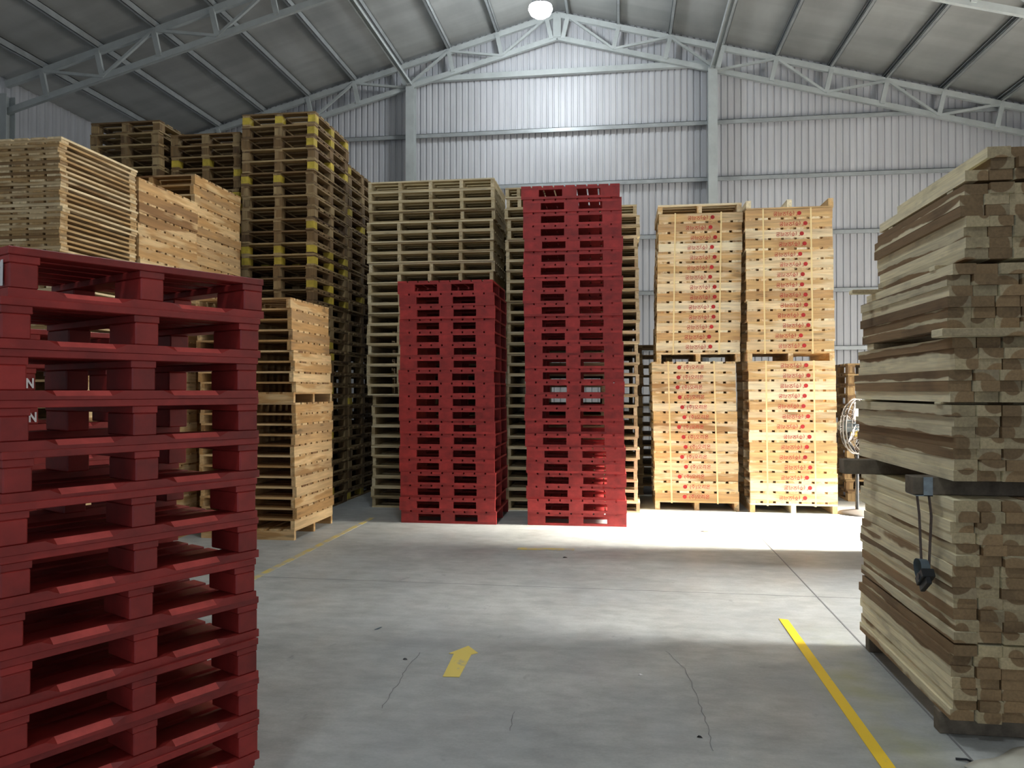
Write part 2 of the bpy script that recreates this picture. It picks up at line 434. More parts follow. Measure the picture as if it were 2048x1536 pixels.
# ---------------------------------------------------------------- building shell
XL, XR, YB, YF = -10.6, 8.0, 16.0, -7.0
RX, RZ, SL = -1.3, 9.47, .27
def roof_z(x): return RZ-SL*abs(x-RX)
def struct(name, me, label=None, cat=None, loc=(0,0,0), group=None):
    o = link(name, me, None, loc); o['kind'] = 'structure'
    return tag(o, label, cat, group)
struct('floor', MB().box(XL-.1, XR+.1, YF-.1, YB+.1, -.15, 0).mesh('floor', 'floor'))
def corrugated(a, b, top, pitch=.13, dep=.026):
    """list of (along, depth, top z): narrow ribs on a flat pan"""
    out = []; x = a
    while x < b:
        for dx, d in ((0, 0), (.082, 0), (.094, dep), (.118, dep)):
            if x+dx < b: out.append((x+dx, d, top(x+dx)))
        x += pitch
    out.append((b, 0, top(b))); return out
pr = corrugated(XL, XR, lambda x: roof_z(x))
mb = MB(); vs = []; n = len(pr)
for x, d, t in pr: vs += [(x, YB-.05+d, 0), (x, YB-.05+d, t)]
mb.add(vs, [(2*i, 2*i+2, 2*i+3, 2*i+1) for i in range(n-1)])
vs2 = [(x, YB+.1, z) for x, z in ((XL, 0), (XR, 0), (XR, roof_z(XR)), (RX, RZ), (XL, roof_z(XL)))]
mb.add(vs2, [(0, 1, 2, 3, 4)])
struct('wall_back', mb.mesh('wall_back', 'wall'))
pl = corrugated(YF, YB, lambda y: roof_z(XL), .2, .022)
mb = MB(); vs = []; n = len(pl)
for y, d, t in pl: vs += [(XL+d, y, 0), (XL+d, y, t)]
mb.add(vs, [(2*i, 2*i+2, 2*i+3, 2*i+1) for i in range(n-1)]); mb.box(XL-.1, XL-.03, YF, YB, 0, roof_z(XL))
struct('wall_left', mb.mesh('wall_left', 'wall'))
DA0, DA1, DB0, DB1, DH = 7.92, 10.45, 4.55, 7.02, 4.3
mb = MB()
for y0, y1, z0 in ((YF, DB0, 0), (DB1, DA0, 0), (DA1, YB, 0), (DB0, DB1, DH), (DA0, DA1, DH)): mb.box(XR, XR+.12, y0, y1, z0, roof_z(XR))
struct('wall_right', mb.mesh('wall_right', 'wall'))
mb = MB(); zt = roof_z(XR)
mb.box(XL, -4.5, YF-.1, YF, 0, zt); mb.box(4.5, XR, YF-.1, YF, 0, zt); mb.box(-4.5, 4.5, YF-.1, YF, 4.8, zt)
mb.add([(x, YF-.05, z) for x, z in ((XL, zt), (XR, zt), (RX, RZ))], [(0, 1, 2)])
struct('wall_front', mb.mesh('wall_front', 'wall'))
mb = MB()
for xa in (XL-.4, XR+.4):
    vs = []
    for y in (YF-.2, YB+.2):
        vs += [(RX, y, RZ), (xa, y, roof_z(xa)), (xa, y, roof_z(xa)+.06), (RX, y, RZ+.06)]
    mb.add(vs, [(0, 1, 2, 3), (7, 6, 5, 4), (0, 4, 5, 1), (1, 5, 6, 2), (2, 6, 7, 3)])
struct('ceiling', mb.mesh('ceiling', 'roof'))

# purlins, girts, trusses, columns
k = 0
for side in (-1, 1):
    for i in range(9):
        x = RX+side*(.22+i*1.03)
        if x < XL+.1 or x > XR-.1: continue
        z = roof_z(x)
        mb = MB(); h = .15
        mb.box(x-.032, x+.032, YF, YB-.06, z-.03-.012, z-.03); mb.box(x-.032, x+.032, YF, YB-.06, z-h, z-h+.008)
        mb.box(x+.024, x+.032, YF, YB-.06, z-h, z-.03); mb.box(x-.032, x-.028, YF, YB-.06, z-h, z-h+.03); mb.box(x-.032, x-.028, YF, YB-.06, z-.06, z-.03)
        sd = 'left' if side < 0 else 'right'
        struct('roof_purlin', mb.mesh('roof_purlin', 'purlin'), 'galvanised roof purlin, %s from the ridge on the %s slope' % (nth(i+1), sd), 'purlin', group='roof purlins')
TY, TD = YB-.28, .47
def truss(y, label):
    t = thing('roof_truss', label, 'truss', (RX, y, RZ-.62)); t['kind'] = 'structure'
    def P(x, dz): return (x-RX, 0, roof_z(x)-dz-(RZ-.62))
    top, bot = MB(), MB()
    for xa in (XL+.15, XR-.15):
        top.angle(P(RX, .2), P(xa, .2), .11, .012, (0, -1, 0)); bot.angle(P(RX, .2+TD), P(xa, .2+TD), .10, .012, (0, -1, 0))
    link('top_chord', top.mesh('top_chord', 'steel'), t); link('bottom_chord', bot.mesh('bottom_chord', 'steel'), t)
    link('web_member', MB().bar(P(RX, .2), P(RX, .2+TD), .16, .05, (0, 1, 0)).mesh('web_member', 'steel'), t)
    for side in (-1, 1):
        xs = [RX+side*(.22+i*1.03) for i in range(9)]
        xs = [x for x in xs if XL+.3 < x < XR-.3]
        off = .27*TD*.9*side
        for i, x in enumerate(xs):
            xb = x-off*.9
            link('web_member', MB().bar(P(x, .2), P(xb, .2+TD), .085, .05, (0, 1, 0)).mesh('web_member', 'steel'), t)
            if i+1 < len(xs):
                x2 = xs[i+1]; a, b = (P(xb, .2+TD), P(x2, .2)) if i % 2 else (P(x, .2), P(x2-off*.9, .2+TD))
                link('web_diagonal', MB().bar(a, b, .045, .045, (0, 1, 0)).mesh('web_diagonal', 'steel'), t)
    return t
truss(TY, 'grey steel roof truss standing against the corrugated back wall')
truss(11.8, 'dark grey steel roof truss crossing the upper left corner of the hall')
CX = (-4.38, 1.80)
for x, w in zip(CX, ('left', 'right')):
    zt = roof_z(x)-.2-TD
    mb = MB(); y = YB-.30
    mb.box(x-.09, x+.09, y-.09, y-.078, 0, zt); mb.box(x-.09, x+.09, y+.078, y+.09, 0, zt); mb.box(x-.005, x+.005, y-.078, y+.078, 0, zt)
    struct('steel_column', mb.mesh('steel_column', 'steel'), 'grey steel column on the back wall, %s of the two' % w, 'column')
    mb = MB(); mb.angle((x, YB-.4, zt+.02), (x, YF, zt+.02), .10, .01)
    struct('roof_tie', mb.mesh('roof_tie', 'steel'), 'long grey tie bar under the %s roof slope' % w, 'tie bar')
mb = MB(); x, y = XL+.16, 11.8
mb.box(x-.1, x+.1, y-.1, y-.088, 0, 6.6); mb.box(x-.1, x+.1, y+.088, y+.1, 0, 6.6); mb.box(x-.006, x+.006, y-.088, y+.088, 0, 6.6)
struct('steel_column', mb.mesh('steel_column', 'steel'), 'grey steel column on the left side wall', 'column')
names = ['lowest', 'second', 'third', 'fourth', 'fifth', 'sixth']
for i, z in enumerate((1.30, 2.43, 3.57, 4.71, 5.84, 6.98)):
    mb = MB(); y = YB-.10
    mb.box(XL+.05, XR-.05, y-.07, y+.045, z-.008, z); mb.box(XL+.05, XR-.05, y-.07, y-.062, z-.075, z); mb.box(XL+.05, XR-.05, y-.07, y-.03, z-.083, z-.075)
    struct('wall_girt', mb.mesh('wall_girt', 'purlin'), 'horizontal steel girt on the back wall, %s' % ('lowest of six' if i == 0 else names[i]+' from the floor'), 'girt', group='back wall girts')
struct('wall_girt', MB().bar((CX[0], YB-.16, 8.13), (CX[1], YB-.16, 8.13), .09, .11).mesh('wall_girt', 'steel'),
       'short grey girt spanning between the two back columns just under the truss', 'girt')
for i, z in enumerate((4.71, 5.84)):
    struct('wall_girt', MB().box(XL+.03, XL+.10, YF, YB-.2, z-.08, z).mesh('wall_girt', 'purlin'), 'steel girt along the left side wall, %s' % ('lower' if i == 0 else 'upper'), 'girt')

# ---------------------------------------------------------------- lamp at the ridge
lx, ly, lz = -1.42, 13.6, 8.36
t = thing('high_bay_lamp', 'glaring white high-bay lamp hanging under the roof ridge', 'lamp', (lx, ly, lz))
link('diffuser', MB().lathe([(0, -.17), (.10, -.155), (.18, -.10), (.215, -.02), (.20, .03), (0, .03)], 32).mesh('diffuser', 'lamp', smooth=True), t)
link('housing', MB().lathe([(.205, .031), (.17, .10), (.09, .15), (.07, .30), (.03, .33), (0, .33)], 28).mesh('housing', 'housing', smooth=True), t)
link('hanging_rod', MB().tube([(0, 0, .32), (0, 0, roof_z(lx)-lz-.02)], .012, 8).mesh('hanging_rod', 'housing'), t)

# ---------------------------------------------------------------- floor markings
def flat_poly(name, pts, mat, label, cat, z=.0025, **k):
    c = Vector((sum(p[0] for p in pts)/len(pts), sum(p[1] for p in pts)/len(pts), 0))
    n = len(pts); mb = MB()
    mb.add([(p[0]-c.x, p[1]-c.y, 0) for p in pts]+[(p[0]-c.x, p[1]-c.y, z) for p in pts],
           [tuple(range(n-1, -1, -1)), tuple(range(n, 2*n))]+[(i, (i+1) % n, (i+1) % n+n, i+n) for i in range(n)])
    o = link(name, mb.mesh(name, mat), None, (c.x, c.y, .0005)); return tag(o, label, cat, **k)
flat_poly('floor_line', [(-3.03, 1.0), (-2.97, 1.0), (-2.97, 9.05), (-3.03, 9.05)], 'lineworn', 'long yellow painted line on the floor by the left pallet stacks', 'floor marking')
flat_poly('floor_line', [(1.055, 1.5), (1.112, 1.5), (1.112, 5.42), (1.055, 5.44)], 'line', 'bright yellow line on the floor beside the timber stack', 'floor marking')
a0, a1 = floor_at(1035, 1097), floor_at(1148, 1099)
flat_poly('floor_line', [(a0[0], a0[1]-.05), (a1[0], a1[1]-.05), (a1[0], a1[1]+.04), (a0[0], a0[1]+.05)], 'lineworn', 'faint rubbed yellow stripe on the floor before the tall red stack', 'floor marking')
pts = [floor_at(*p) for p in ((886, 1352), (919, 1353), (943, 1308), (956, 1305), (937, 1291), (898, 1306), (908, 1307))]
flat_poly('floor_arrow', pts, 'arrow', 'worn yellow arrow painted on the grey floor', 'floor marking')
def crack(pix, label, w=.0045):
    ps = [Vector((*floor_at(*p), 0)) for p in pix]; q = []
    for a, b in zip(ps, ps[1:]):
        for s in range(6): q.append(a.lerp(b, s/6)+Vector((rnd.uniform(-.008, .008), rnd.uniform(-.01, .01), 0)))
    q.append(ps[-1]); vs = []; fs = []
    for p in q:
        ww = w*rnd.uniform(.5, 1.1)/2; vs += [(p.x-ww, p.y, .0012), (p.x+ww, p.y, .0012)]
    for i in range(len(q)-1): fs.append((2*i, 2*i+1, 2*i+3, 2*i+2))
    o = link('floor_crack', MB().add(vs, fs).mesh('floor_crack', 'joint')); o['kind'] = 'structure'; return o
o = struct('floor_joint', MB().box(1.449, 1.458, -2, 15, -.001, .0015).mesh('floor_joint', 'joint'))
o = struct('floor_joint', MB().box(-3, 8, 6.06, 6.064, -.001, .0010).mesh('floor_joint', 'joint'))
crack([(842, 1303), (812, 1340), (790, 1375), (765, 1415)], '')
crack([(1330, 1300), (1366, 1335), (1395, 1395), (1412, 1450), (1425, 1500)], '')
crack([(1031, 1420), (1020, 1460)], '')

# ---------------------------------------------------------------- A: near red stacks
RED = red_block_pallet(.88, .68, .152)
AU = R(61.5); ux, uy = math.cos(AU), math.sin(AU); wx, wy = -uy, ux
ax, ay = place(17, 2.26)
def a_centre(u, w): return ax+ux*u+wx*w, ay+uy*u+wy*w
LM, LN = text_mesh('M', .105, .0005, 'white', .003), text_mesh('N', .060, .0005, 'white', .002)
LN.transform(Matrix.Diagonal((.74, 1, 1, 1)))
nA = 13
for i in range(nA):
    du = rnd.uniform(-.012, .012); cx, cy = a_centre(.44+du-(.004, .010, .030)[min(2, nA-1-i)], .34+rnd.uniform(-.008, .008))
    t = put(RED, 'red_pallet', 'red pallet, %s of the big red stack nearest the viewer' % from_top(nA-1-i, nA), 'pallet',
            cx, cy, i*.1522, AU+R(rnd.uniform(-.7, .7)), group='red pallets in the near stack')
    if i >= nA-2:
        o = link('printed_letter', LM, t); o['label'] = 'white letter M'
        o.matrix_local = Matrix.Translation((-.44-.0015, -.228, .070)) @ Matrix.Rotation(R(-90), 4, 'Z') @ Matrix.Rotation(R(90), 4, 'X')
nA2 = 12
for i in range(nA2):
    cx, cy = a_centre(.535+rnd.uniform(-.012, .012), 1.25+.34+rnd.uniform(-.008, .008))
    t = put(RED, 'red_pallet', 'red pallet, %s of the stack glimpsed through the nearest red stack' % from_top(nA2-1-i, nA2), 'pallet',
            cx, cy, i*.1522, AU+R(rnd.uniform(-.5, .5)), group='red pallets behind the near stack')
    o = link('printed_letter', LN, t); o['label'] = 'white letter N'
    o.matrix_local = Matrix.Translation((-.002, -.34-.0015, .058)) @ Matrix.Rotation(R(90), 4, 'X')

# ---------------------------------------------------------------- R: far red stacks
RW = red_window_pallet(1.13, 1.0, .1488)
stack(RW, 19, -2.012+.0, 8.78+.5, 0, R(.6), 'red_pallet', 'red two-slot pallet',  ' of the shorter red stack', 'red pallets of the shorter far stack', lean=(-.02, 0))
RW2 = red_window_pallet(1.13, 1.0, .1499)
stack(RW2, 26, -.522, 8.83+.5, 0, R(1.2), 'red_pallet', 'red two-slot pallet', ' of the tall red stack', 'red pallets of the taller far stack', lean=(-.055, 0))

# ---------------------------------------------------------------- B, E: stringer pallets at the left
ST = stringer_pallet('tan', 1.03, 1.06, .109, deck=.019)
Q = R(90)
bx, by = place(593, 7.98); bx -= .53; by += .515
tot = 12+9+2
g = 'tan pallets beside the yellow line'
put(ST, 'stringer_pallet', 'tan wooden pallet, lowest of the stack beside the yellow line, its legs turned sideways', 'pallet', bx, by, 0, 0, False, g)
z = .1094
z = stack(ST, 12, bx, by, z, Q, 'stringer_pallet', 'tan wooden pallet', ' in the lower tier beside the yellow line', g, lean=(-.01, 0))
put(ST, 'stringer_pallet', 'tan wooden pallet turned sideways between the two tiers beside the yellow line', 'pallet', bx-.01, by, z, 0, False, g)
z += .1094
stack(ST, 9, bx-.02, by, z, Q, 'stringer_pallet', 'tan wooden pallet', ' in the upper tier beside the yellow line', g, lean=(-.045, 0))
E3 = (-4.66-.53, 7.90+.515); E2 = (-4.61-.53, 6.84+.515); E1 = (-4.585-.53, 5.77+.515)
stack(ST, 36, *E3, 0, Q, 'stringer_pallet', 'tan wooden pallet', ' of the solid-sided stack beside the yellow-marked stack', 'tan pallets of the rear solid stack', jit=.008)
stack(ST, 33, *E2, 0, Q, 'stringer_pallet', 'tan wooden pallet', ' of the solid-sided stack right behind the slat panels', 'tan pallets of the front solid stack', jit=.008)
z = stack(ST, 16, *E1, 0, Q, 'stringer_pallet', 'tan wooden pallet', ' of those carrying the thin slat panels', 'tan pallets under the slat panels', jit=.008)
SP = slat_panel('slat', 1.06, 1.02, .0440)
stack(SP, 43, *E1, z, 0, 'slat_panel', 'thin wooden slat panel', ' of the panel pile above the red stack', 'thin slat panels', 'slat panel', jit=.012, yaw=.8, lean=(-.02, 0))

# ---------------------------------------------------------------- C, D: tall block pallets
def bmats(yel): return ['yellow' if (q in yel) else 'dullZ' for q in range(9)]
BW, BD = .97, 1.2
BP = [block_pallet('dull', BW, BD, .148, bmats(y)) for y in ((), (0, 1, 2, 3, 4, 5, 6, 7, 8), (2, 5), (5, 8), (0, 1), (2,))]
def pick(seed, table):
    r2 = random.Random(seed)
    def f(i):
        if i in table: return BP[table[i]]
        return BP[0] if r2.random() < .72 else BP[r2.choice((2, 3, 4, 5))]
    return f
stack(BP[0], 34, -3.795-BW/2, 9.16+BD/2, 0, 0, 'block_pallet', 'brown block pallet', ' of the tallest, yellow-marked stack', 'block pallets of the tallest stack',
      pick=pick(1, {33: 1, 32: 2, 22: 1, 21: 1, 23: 0, 31: 5, 30: 3}), jit=.01)
stack(BP[0], 32, -3.80-BW/2, 10.42+BD/2, 0, 0, 'block_pallet', 'dim brown block pallet', ' of the stack right behind the tallest one', 'block pallets behind the tallest stack', pick=pick(2, {}))
stack(BP[0], 33, -4.87-BW/2, 9.33+BD/2, 0, 0, 'block_pallet', 'dark block pallet', ' of the stack just left of the tallest one', 'block pallets left of the tallest stack', pick=pick(3, {30: 4}))
stack(BP[0], 34, -5.91-BW/2, 9.18+BD/2, 0, 0, 'block_pallet', 'dark block pallet', ' of the leftmost high stack under the roof', 'block pallets of the leftmost high stack', pick=pick(4, {}))
stack(BP[0], 30, -3.86-BW/2, 11.72+BD/2, 0, 0, 'block_pallet', 'dark block pallet', ' of the third stack back behind the tallest one', 'block pallets at the back', pick=pick(7, {}))
stack(BP[0], 30, -4.87-BW/2, 10.60+BD/2, 0, 0, 'block_pallet', 'dark block pallet', ' of the stack hidden deep behind the brown stacks', 'block pallets deep in the left corner', pick=pick(8, {}))
# dim back stacks
stack(BP[0], 15, .70, 11.6+BD/2, 0, 0, 'block_pallet', 'dim block pallet', ' in the dark gap left of the strapped stacks', 'block pallets in the dark gap', pick=pick(5, {}))
WS = stringer_pallet('warm', 1.06, 1.03, .1285, deck=.026, gap=.036)
stack(BP[0], 13, 3.14+BW/2, 11.35+BD/2, 0, 0, 'block_pallet', 'brown pallet', ' of the low stack behind the fans', 'pallets behind the fans', jit=.03, yaw=1.5, pick=pick(6, {}))

# ---------------------------------------------------------------- F: wide pallets
WP = wide_pallet('pale', 1.70, 1.0, .1345)
stack(WP, 11, -2.44, 9.88+.5, 0, 0, 'wide_pallet', 'wide pale pallet', ' behind the shorter red stack', 'wide pale pallets behind the shorter red stack', jit=.014, count0=21, total=32)
stack(WP, 21, -2.49, 9.86+.5, 11*.1349, 0, 'wide_pallet', 'wide pale pallet', ' behind the shorter red stack', 'wide pale pallets behind the shorter red stack', jit=.014, count0=0, total=32)
z = stack(WP, 29, -.635, 9.90+.5, 0, 0, 'wide_pallet', 'wide pale pallet', ' behind the tall red stack', 'wide pale pallets behind the tall red stack', jit=.02, count0=2, total=31)
stack(WP, 30, -2.45, 10.97+.5, 0, 0, 'wide_pallet', 'dim wide pallet', ' of the back row behind the shorter red stack', 'wide pallets of the back row', jit=.006, yaw=.3)
stack(WP, 28, -.69, 10.98+.5, 0, 0, 'wide_pallet', 'dim wide pallet', ' of the back row behind the tall red stack', 'wide pallets of the back row', jit=.005, yaw=.2)
SW = wide_pallet('pale', .64, 1.0, .1345)
stack(SW, 2, -1.17, 9.90+.5, z, 0, 'wide_pallet', 'shorter pale pallet', ' behind the tall red stack, set to the left', 'wide pale pallets behind the tall red stack', jit=.02, count0=0, total=31)

# ---------------------------------------------------------------- G: strapped pallets with printed logos
WL = stringer_pallet('warm', 1.06, 1.03, .1285, deck=.026, gap=.036, logo=True)
WB = stringer_pallet('warm', 1.03, 1.06, .118, deck=.022, sw=.06)
def tier(cx, cy, z0, flip, side, lvl, lean):
    who = 'strapped %s stack' % side
    g = 'strapped pallets, %s tier of the %s stack' % (lvl, side)
    put(WB, 'light_pallet', 'light pallet on three legs under the %s tier of the %s' % (lvl, who), 'pallet', cx, cy, z0, Q, False, g)
    z = z0+.1184; zb = z
    z = stack(WL, 14, cx, cy, z, 0, 'light_pallet', 'light red-lettered pallet', ', %s tier of the %s' % (lvl, who), g, flip=flip, lean=lean, jit=.008, yaw=.35)
    for s, nm in ((-1, 'left'), (1, 'right')):
        sx = .29*s-.03
        y0, y1, za, zc = cy-.53-.024, cy+.53+.024, zb-.026, z+.004
        pts = [(y0, za), (y0, zc), (y1, zc), (y1, za)]
        mb = MB(); w = .009; tk = .003
        c0 = cx+sx; c1 = c0+lean[0]
        for (ya, z1_), (yb, z2_) in zip(pts, pts[1:]+pts[:1]):
            xa = c0 if z1_ == za else c1; xb = c0 if z2_ == za else c1
            up = (0, 1, 0) if ya == yb else (0, 0, 1)
            mb.bar((xa, ya, z1_), (xb, yb, z2_), 2*w, tk, up)
        tag(link('packing_strap', mb.mesh('packing_strap', 'strap')), 'pale yellow strap, %s one around the %s tier of the %s' % (nm, lvl, who), 'strap', 'straps around the logo pallets')
    return z
G1 = (.985, 10.20+.53); G2 = (2.15, 10.12+.53)
z1 = tier(G1[0]-.02, G1[1], 0, False, 'left', 'lower', (-.045, 0))
z1 = tier(G1[0]-.00, G1[1], z1+.001, True, 'left', 'upper', (.03, 0))
put(WB, 'light_pallet', 'light pallet lying crosswise on top of the strapped left stack', 'pallet', G1[0]+.02, G1[1], z1+.005, Q, False, 'top pallets of the strapped stacks')
z2 = tier(G2[0], G2[1], 0, True, 'right', 'lower', (-.02, 0))
z2 = tier(G2[0]-.03, G2[1], z2+.001, True, 'right', 'upper', (-.02, 0))
put(WB, 'light_pallet', 'upturned pallet with legs pointing up on top of the strapped right stack', 'pallet', G2[0]-.04, G2[1], z2+.005, Q, True, 'top pallets of the strapped stacks')

HP = stringer_pallet('tan', .84, 1.06, .109, deck=.019)  # unseen stack, added to cast the dark band across the floor
stack(HP, 27, 2.62+.53, 7.01+.42, 0, Q, 'stringer_pallet', 'tan wooden pallet', ' of the unseen stack added to shade the floor', 'unseen tan pallets shading the floor', jit=.008)

# ---------------------------------------------------------------- H: sawn timber pile at the right
HX, HY0, HY1 = 1.437, 3.64, 4.93
BWD, BHT = .0965, .0472
board_me = [MB().box(-BWD/2, BWD/2, -.5, .5, -BHT/2, BHT/2).mesh('timber_board', 'lumber') for _ in range(1)][0]
tiers = [(7, .100, .000, 1.30), (13, .445, .012, 1.31), (7, 1.151, .012, 1.38), (6, 1.498, .004, 1.38), (6, 1.822, -.006, 1.22), (7, 2.131, .062, 1.16), (3, 2.482, .07, 1.14)]
rows_tot = sum(t[0] for t in tiers); rows_below = 0
NCOL = 5
cols = ['leftmost', 'second', 'third', 'fourth', 'fifth']
for ti, (n, z0, dx, ln) in enumerate(tiers):
    for r in range(n):
        rt = rows_tot-(rows_below+r)
        rx = rnd.uniform(-.012, .012)
        for c in range(NCOL):
            if ti == 6 and r >= 1 and c == 0: continue
            L = ln+rnd.uniform(-.03, .03)
            x = HX+dx+rx+c*(BWD+.0055)+BWD/2+rnd.uniform(-.002, .002)
            y0 = HY0-.005+rnd.uniform(-.018, .018)+(.02 if ti > 4 else 0)
            o = link('timber_board', board_me, None, (x, y0+L/2, z0+r*.0478+BHT/2), (0, 0, R(rnd.uniform(-.15, .15))))
            o.scale = (1, L, 1)
            rw = 'top row' if rt == 1 else ('bottom row' if rt == rows_tot else '%s row from the top' % nth(rt))
            cc = 'leftmost board end' if c == 0 else '%s from the left' % cols[c]
            tag(o, 'sawn board in the timber pile, %s, %s' % (rw, cc), 'timber board', 'boards of the sawn timber pile')
    rows_below += n
HXR = HX+NCOL*(BWD+.0055)+.02
def stick(name, x0, x1, y0, y1, z0, z1, mat, label, cat):
    c = ((x0+x1)/2, (y0+y1)/2, z0)
    o = link(name, MB().box(x0-c[0], x1-c[0], y0-c[1], y1-c[1], 0, z1-z0).mesh(name, mat, bev=.003), None, c)
    return tag(o, label, cat)
stick('timber_bearer', HX-.015, HXR, 3.73, 3.80, 0, .0995, 'bearer', 'dark timber bearer on the floor under the near end of the timber pile', 'bearer')
stick('timber_bearer', HX+.012, HXR, 4.82, 4.89, 0, .0995, 'bearer', 'dark timber bearer on the floor under the far end of the timber pile', 'bearer')
stick('timber_bearer', HX-.10, HXR, 3.80, 3.90, 1.0675, 1.150, 'bearer', 'grey bearer sticking out of the timber pile with a strap hung on it', 'bearer')
stick('timber_bearer', HX-.165, HXR, 4.68, 4.78, 1.0675, 1.150, 'bearer', 'grey bearer sticking out of the far side of the timber pile before the fans', 'bearer')
for (z0, z1, ya, xa, lab) in ((.4355, .4440, 3.75, .03, 'thin spacer stick near the bottom of the timber pile, near end'), (.4355, .4440, 4.75, .03, 'thin spacer stick near the bottom of the timber pile, far end'),
        (1.4865, 1.4970, 3.72, -.01, 'thin spacer stick at the middle of the timber pile, near end'), (1.4865, 1.4970, 4.74, -.03, 'thin spacer stick at the middle of the timber pile, far end'),
        (2.1085, 2.130, 3.80, .00, 'spacer stick with its end showing near the top of the timber pile'), (2.1085, 2.130, 4.66, -.12, 'spacer stick poking out at the far top of the timber pile'),
        (2.4660, 2.4810, 3.80, .08, 'thin spacer stick under the top rows, near end'), (2.4660, 2.4810, 4.60, .08, 'thin spacer stick under the top rows, far end')):
    stick('spacer_stick', HX+xa, HXR, ya, ya+.07, z0, z1, M['lumber'], lab, 'spacer stick')
stick('spacer_board', HX-.055, HXR, 3.575, 3.70, 1.7855, 1.8205, M['lumber'], 'pale cross board lying across the front of the timber pile', 'spacer board')
stick('spacer_board', HX-.005, HXR, 4.66, 4.78, 1.7855, 1.8205, M['lumber'], 'cross board at the far end under the upper timber rows', 'spacer board')

# ratchet strap on the protruding bearer
t = thing('ratchet_strap', 'ratchet strap looped over the bearer end of the timber pile, hanging down', 'strap', (HX-.035, 3.85, .66))
mb = MB(); x0 = -.012; ring = []
ya, yb, za, zb = -.056, .056, 1.0675-.66-.006, 1.150-.66-.0005
mb.box(-.02, .02, ya, ya+.004, za, zb); mb.box(-.02, .02, yb-.004, yb, za, zb-.006); mb.box(-.02, .02, ya, yb, za, za+.004)
mb.box(-.052, -.02, ya, yb+.02, za, za+.004)
link('loop', mb.mesh('loop', 'web'), t)
for yy, zl, xo in ((-.010, .10, -.028), (-.050, .07, .010)):
    mb = MB(); prev = None
    pts = [(xo-.005, yy, za), (xo+.004, yy-.002, za*.7+.03), (xo*.5, yy+.004, zl)]
    for p, q in zip(pts, pts[1:]): mb.bar(p, q, .004, .022, (0, 1, 0))
    link('hanging_strap', mb.mesh('hanging_strap', 'webdark'), t)
pts = [(-.02-.004*math.sin(2*a), -.030+.045*math.cos(a), .055+.055*math.sin(a)) for a in [2*math.pi*k/24 for k in range(24)]]
mb = MB()
vs = []; fs = []
for k, p in enumerate(pts): vs += [(p[0]-.022, p[1]-.006, p[2]), (p[0]+.022, p[1]+.006, p[2]-.006)]
for k in range(24): j = (k+1) % 24; fs.append((2*k, 2*k+1, 2*j+1, 2*j))
link('coiled_webbing', mb.add(vs, fs).mesh('coiled_webbing', 'bluegrey', smooth=True), t)
mb = MB().bar((-.015, -.095, .060), (-.015, -.015, -.004), .04, .055, (1, 0, 0))
mb.tube([(-.045, -.05, .03), (.02, -.05, .03)], .018, 10)
rt_ = link('ratchet', mb.mesh('ratchet', 'black', bev=.003), t)
link('handle', MB().bar((-.02, -.115, .03), (-.02, -.03, -.03), .034, .022, (1, 0, 0)).mesh('handle', 'black', bev=.003), rt_)

# ---------------------------------------------------------------- fans beside the strapped stack
def fan(x, y, zc, ang, label):
    t = thing('industrial_fan', label, 'fan', (x, y, 0))
    rot = Matrix.Translation((0, 0, zc)) @ Matrix.Rotation(ang, 4, 'Z')         # fan axis along local -y
    def ring(r, yy): return [(r*math.cos(a), yy, r*math.sin(a)) for a in [2*math.pi*k/32 for k in range(32)]]
    for nm, sg in (('front_grille', -1), ('rear_grille', 1)):
        mb = MB()
        for r, yy in ((.345, .02), (.30, .075), (.22, .11), (.13, .13), (.06, .135)): mb.tube(ring(r, sg*yy), .004 if r < .34 else .009, 5, True)
        for k in range(36):
            a = 2*math.pi*k/36; ca, sa = math.cos(a), math.sin(a)
            mb.tube([(r*ca, sg*yy, r*sa) for r, yy in ((.345, .02), (.30, .075), (.22, .11), (.13, .13), (.04, .136))], .0025, 4)
        o = link(nm, mb.mesh(nm, 'wire'), t); o.matrix_local = rot
    for k in range(3):
        mb = MB(); vs = []; fs = []
        for i in range(7):
            r = .05+.26*i/6; w = .05+.10*math.sin(math.pi*min(1, .25+i/7))
            for j in range(4):
                s = (j/3-.5)*w; vs.append((r, .35*s, s))
        for i in range(6):
            for j in range(3): q = i*4+j; fs.append((q, q+1, q+5, q+4))
        me = MB().add(vs, fs).mesh('blade', 'blade', smooth=True)
        o = link('blade', me, t); o.matrix_local = rot @ Matrix.Rotation(2*math.pi*k/3+.4, 4, 'Y')
        md = o.modifiers.new('solid', 'SOLIDIFY'); md.thickness = .003
    o = link('motor', MB().lathe([(0, -.06), (.05, -.05), (.06, .0), (.075, .03), (.075, .20), (.05, .23), (0, .23)], 20).mesh('motor', 'bluegrey', smooth=True), t)
    o.matrix_local = rot @ Matrix.Rotation(R(-90), 4, 'X')
    link('pole', MB().tube([(0, 0, .04), (0, 0, zc-.36)], .022, 12).tube([(0, 0, zc-.36), (.0, .10, zc-.2), (0, .10, zc)], .014, 8).mesh('pole', 'black'), t).matrix_local = Matrix.Rotation(ang, 4, 'Z')
    link('base', MB().lathe([(0, .06), (.05, .055), (.20, .03), (.23, .012), (.235, 0), (0, 0)], 28).mesh('base', 'wire', smooth=True), t)
fan(2.93, 10.20, 1.10, R(50), 'dusty caged fan standing between the strapped stack and timber pile')
fan(3.52, 10.42, 1.00, R(38), 'second caged fan half hidden behind the timber pile')

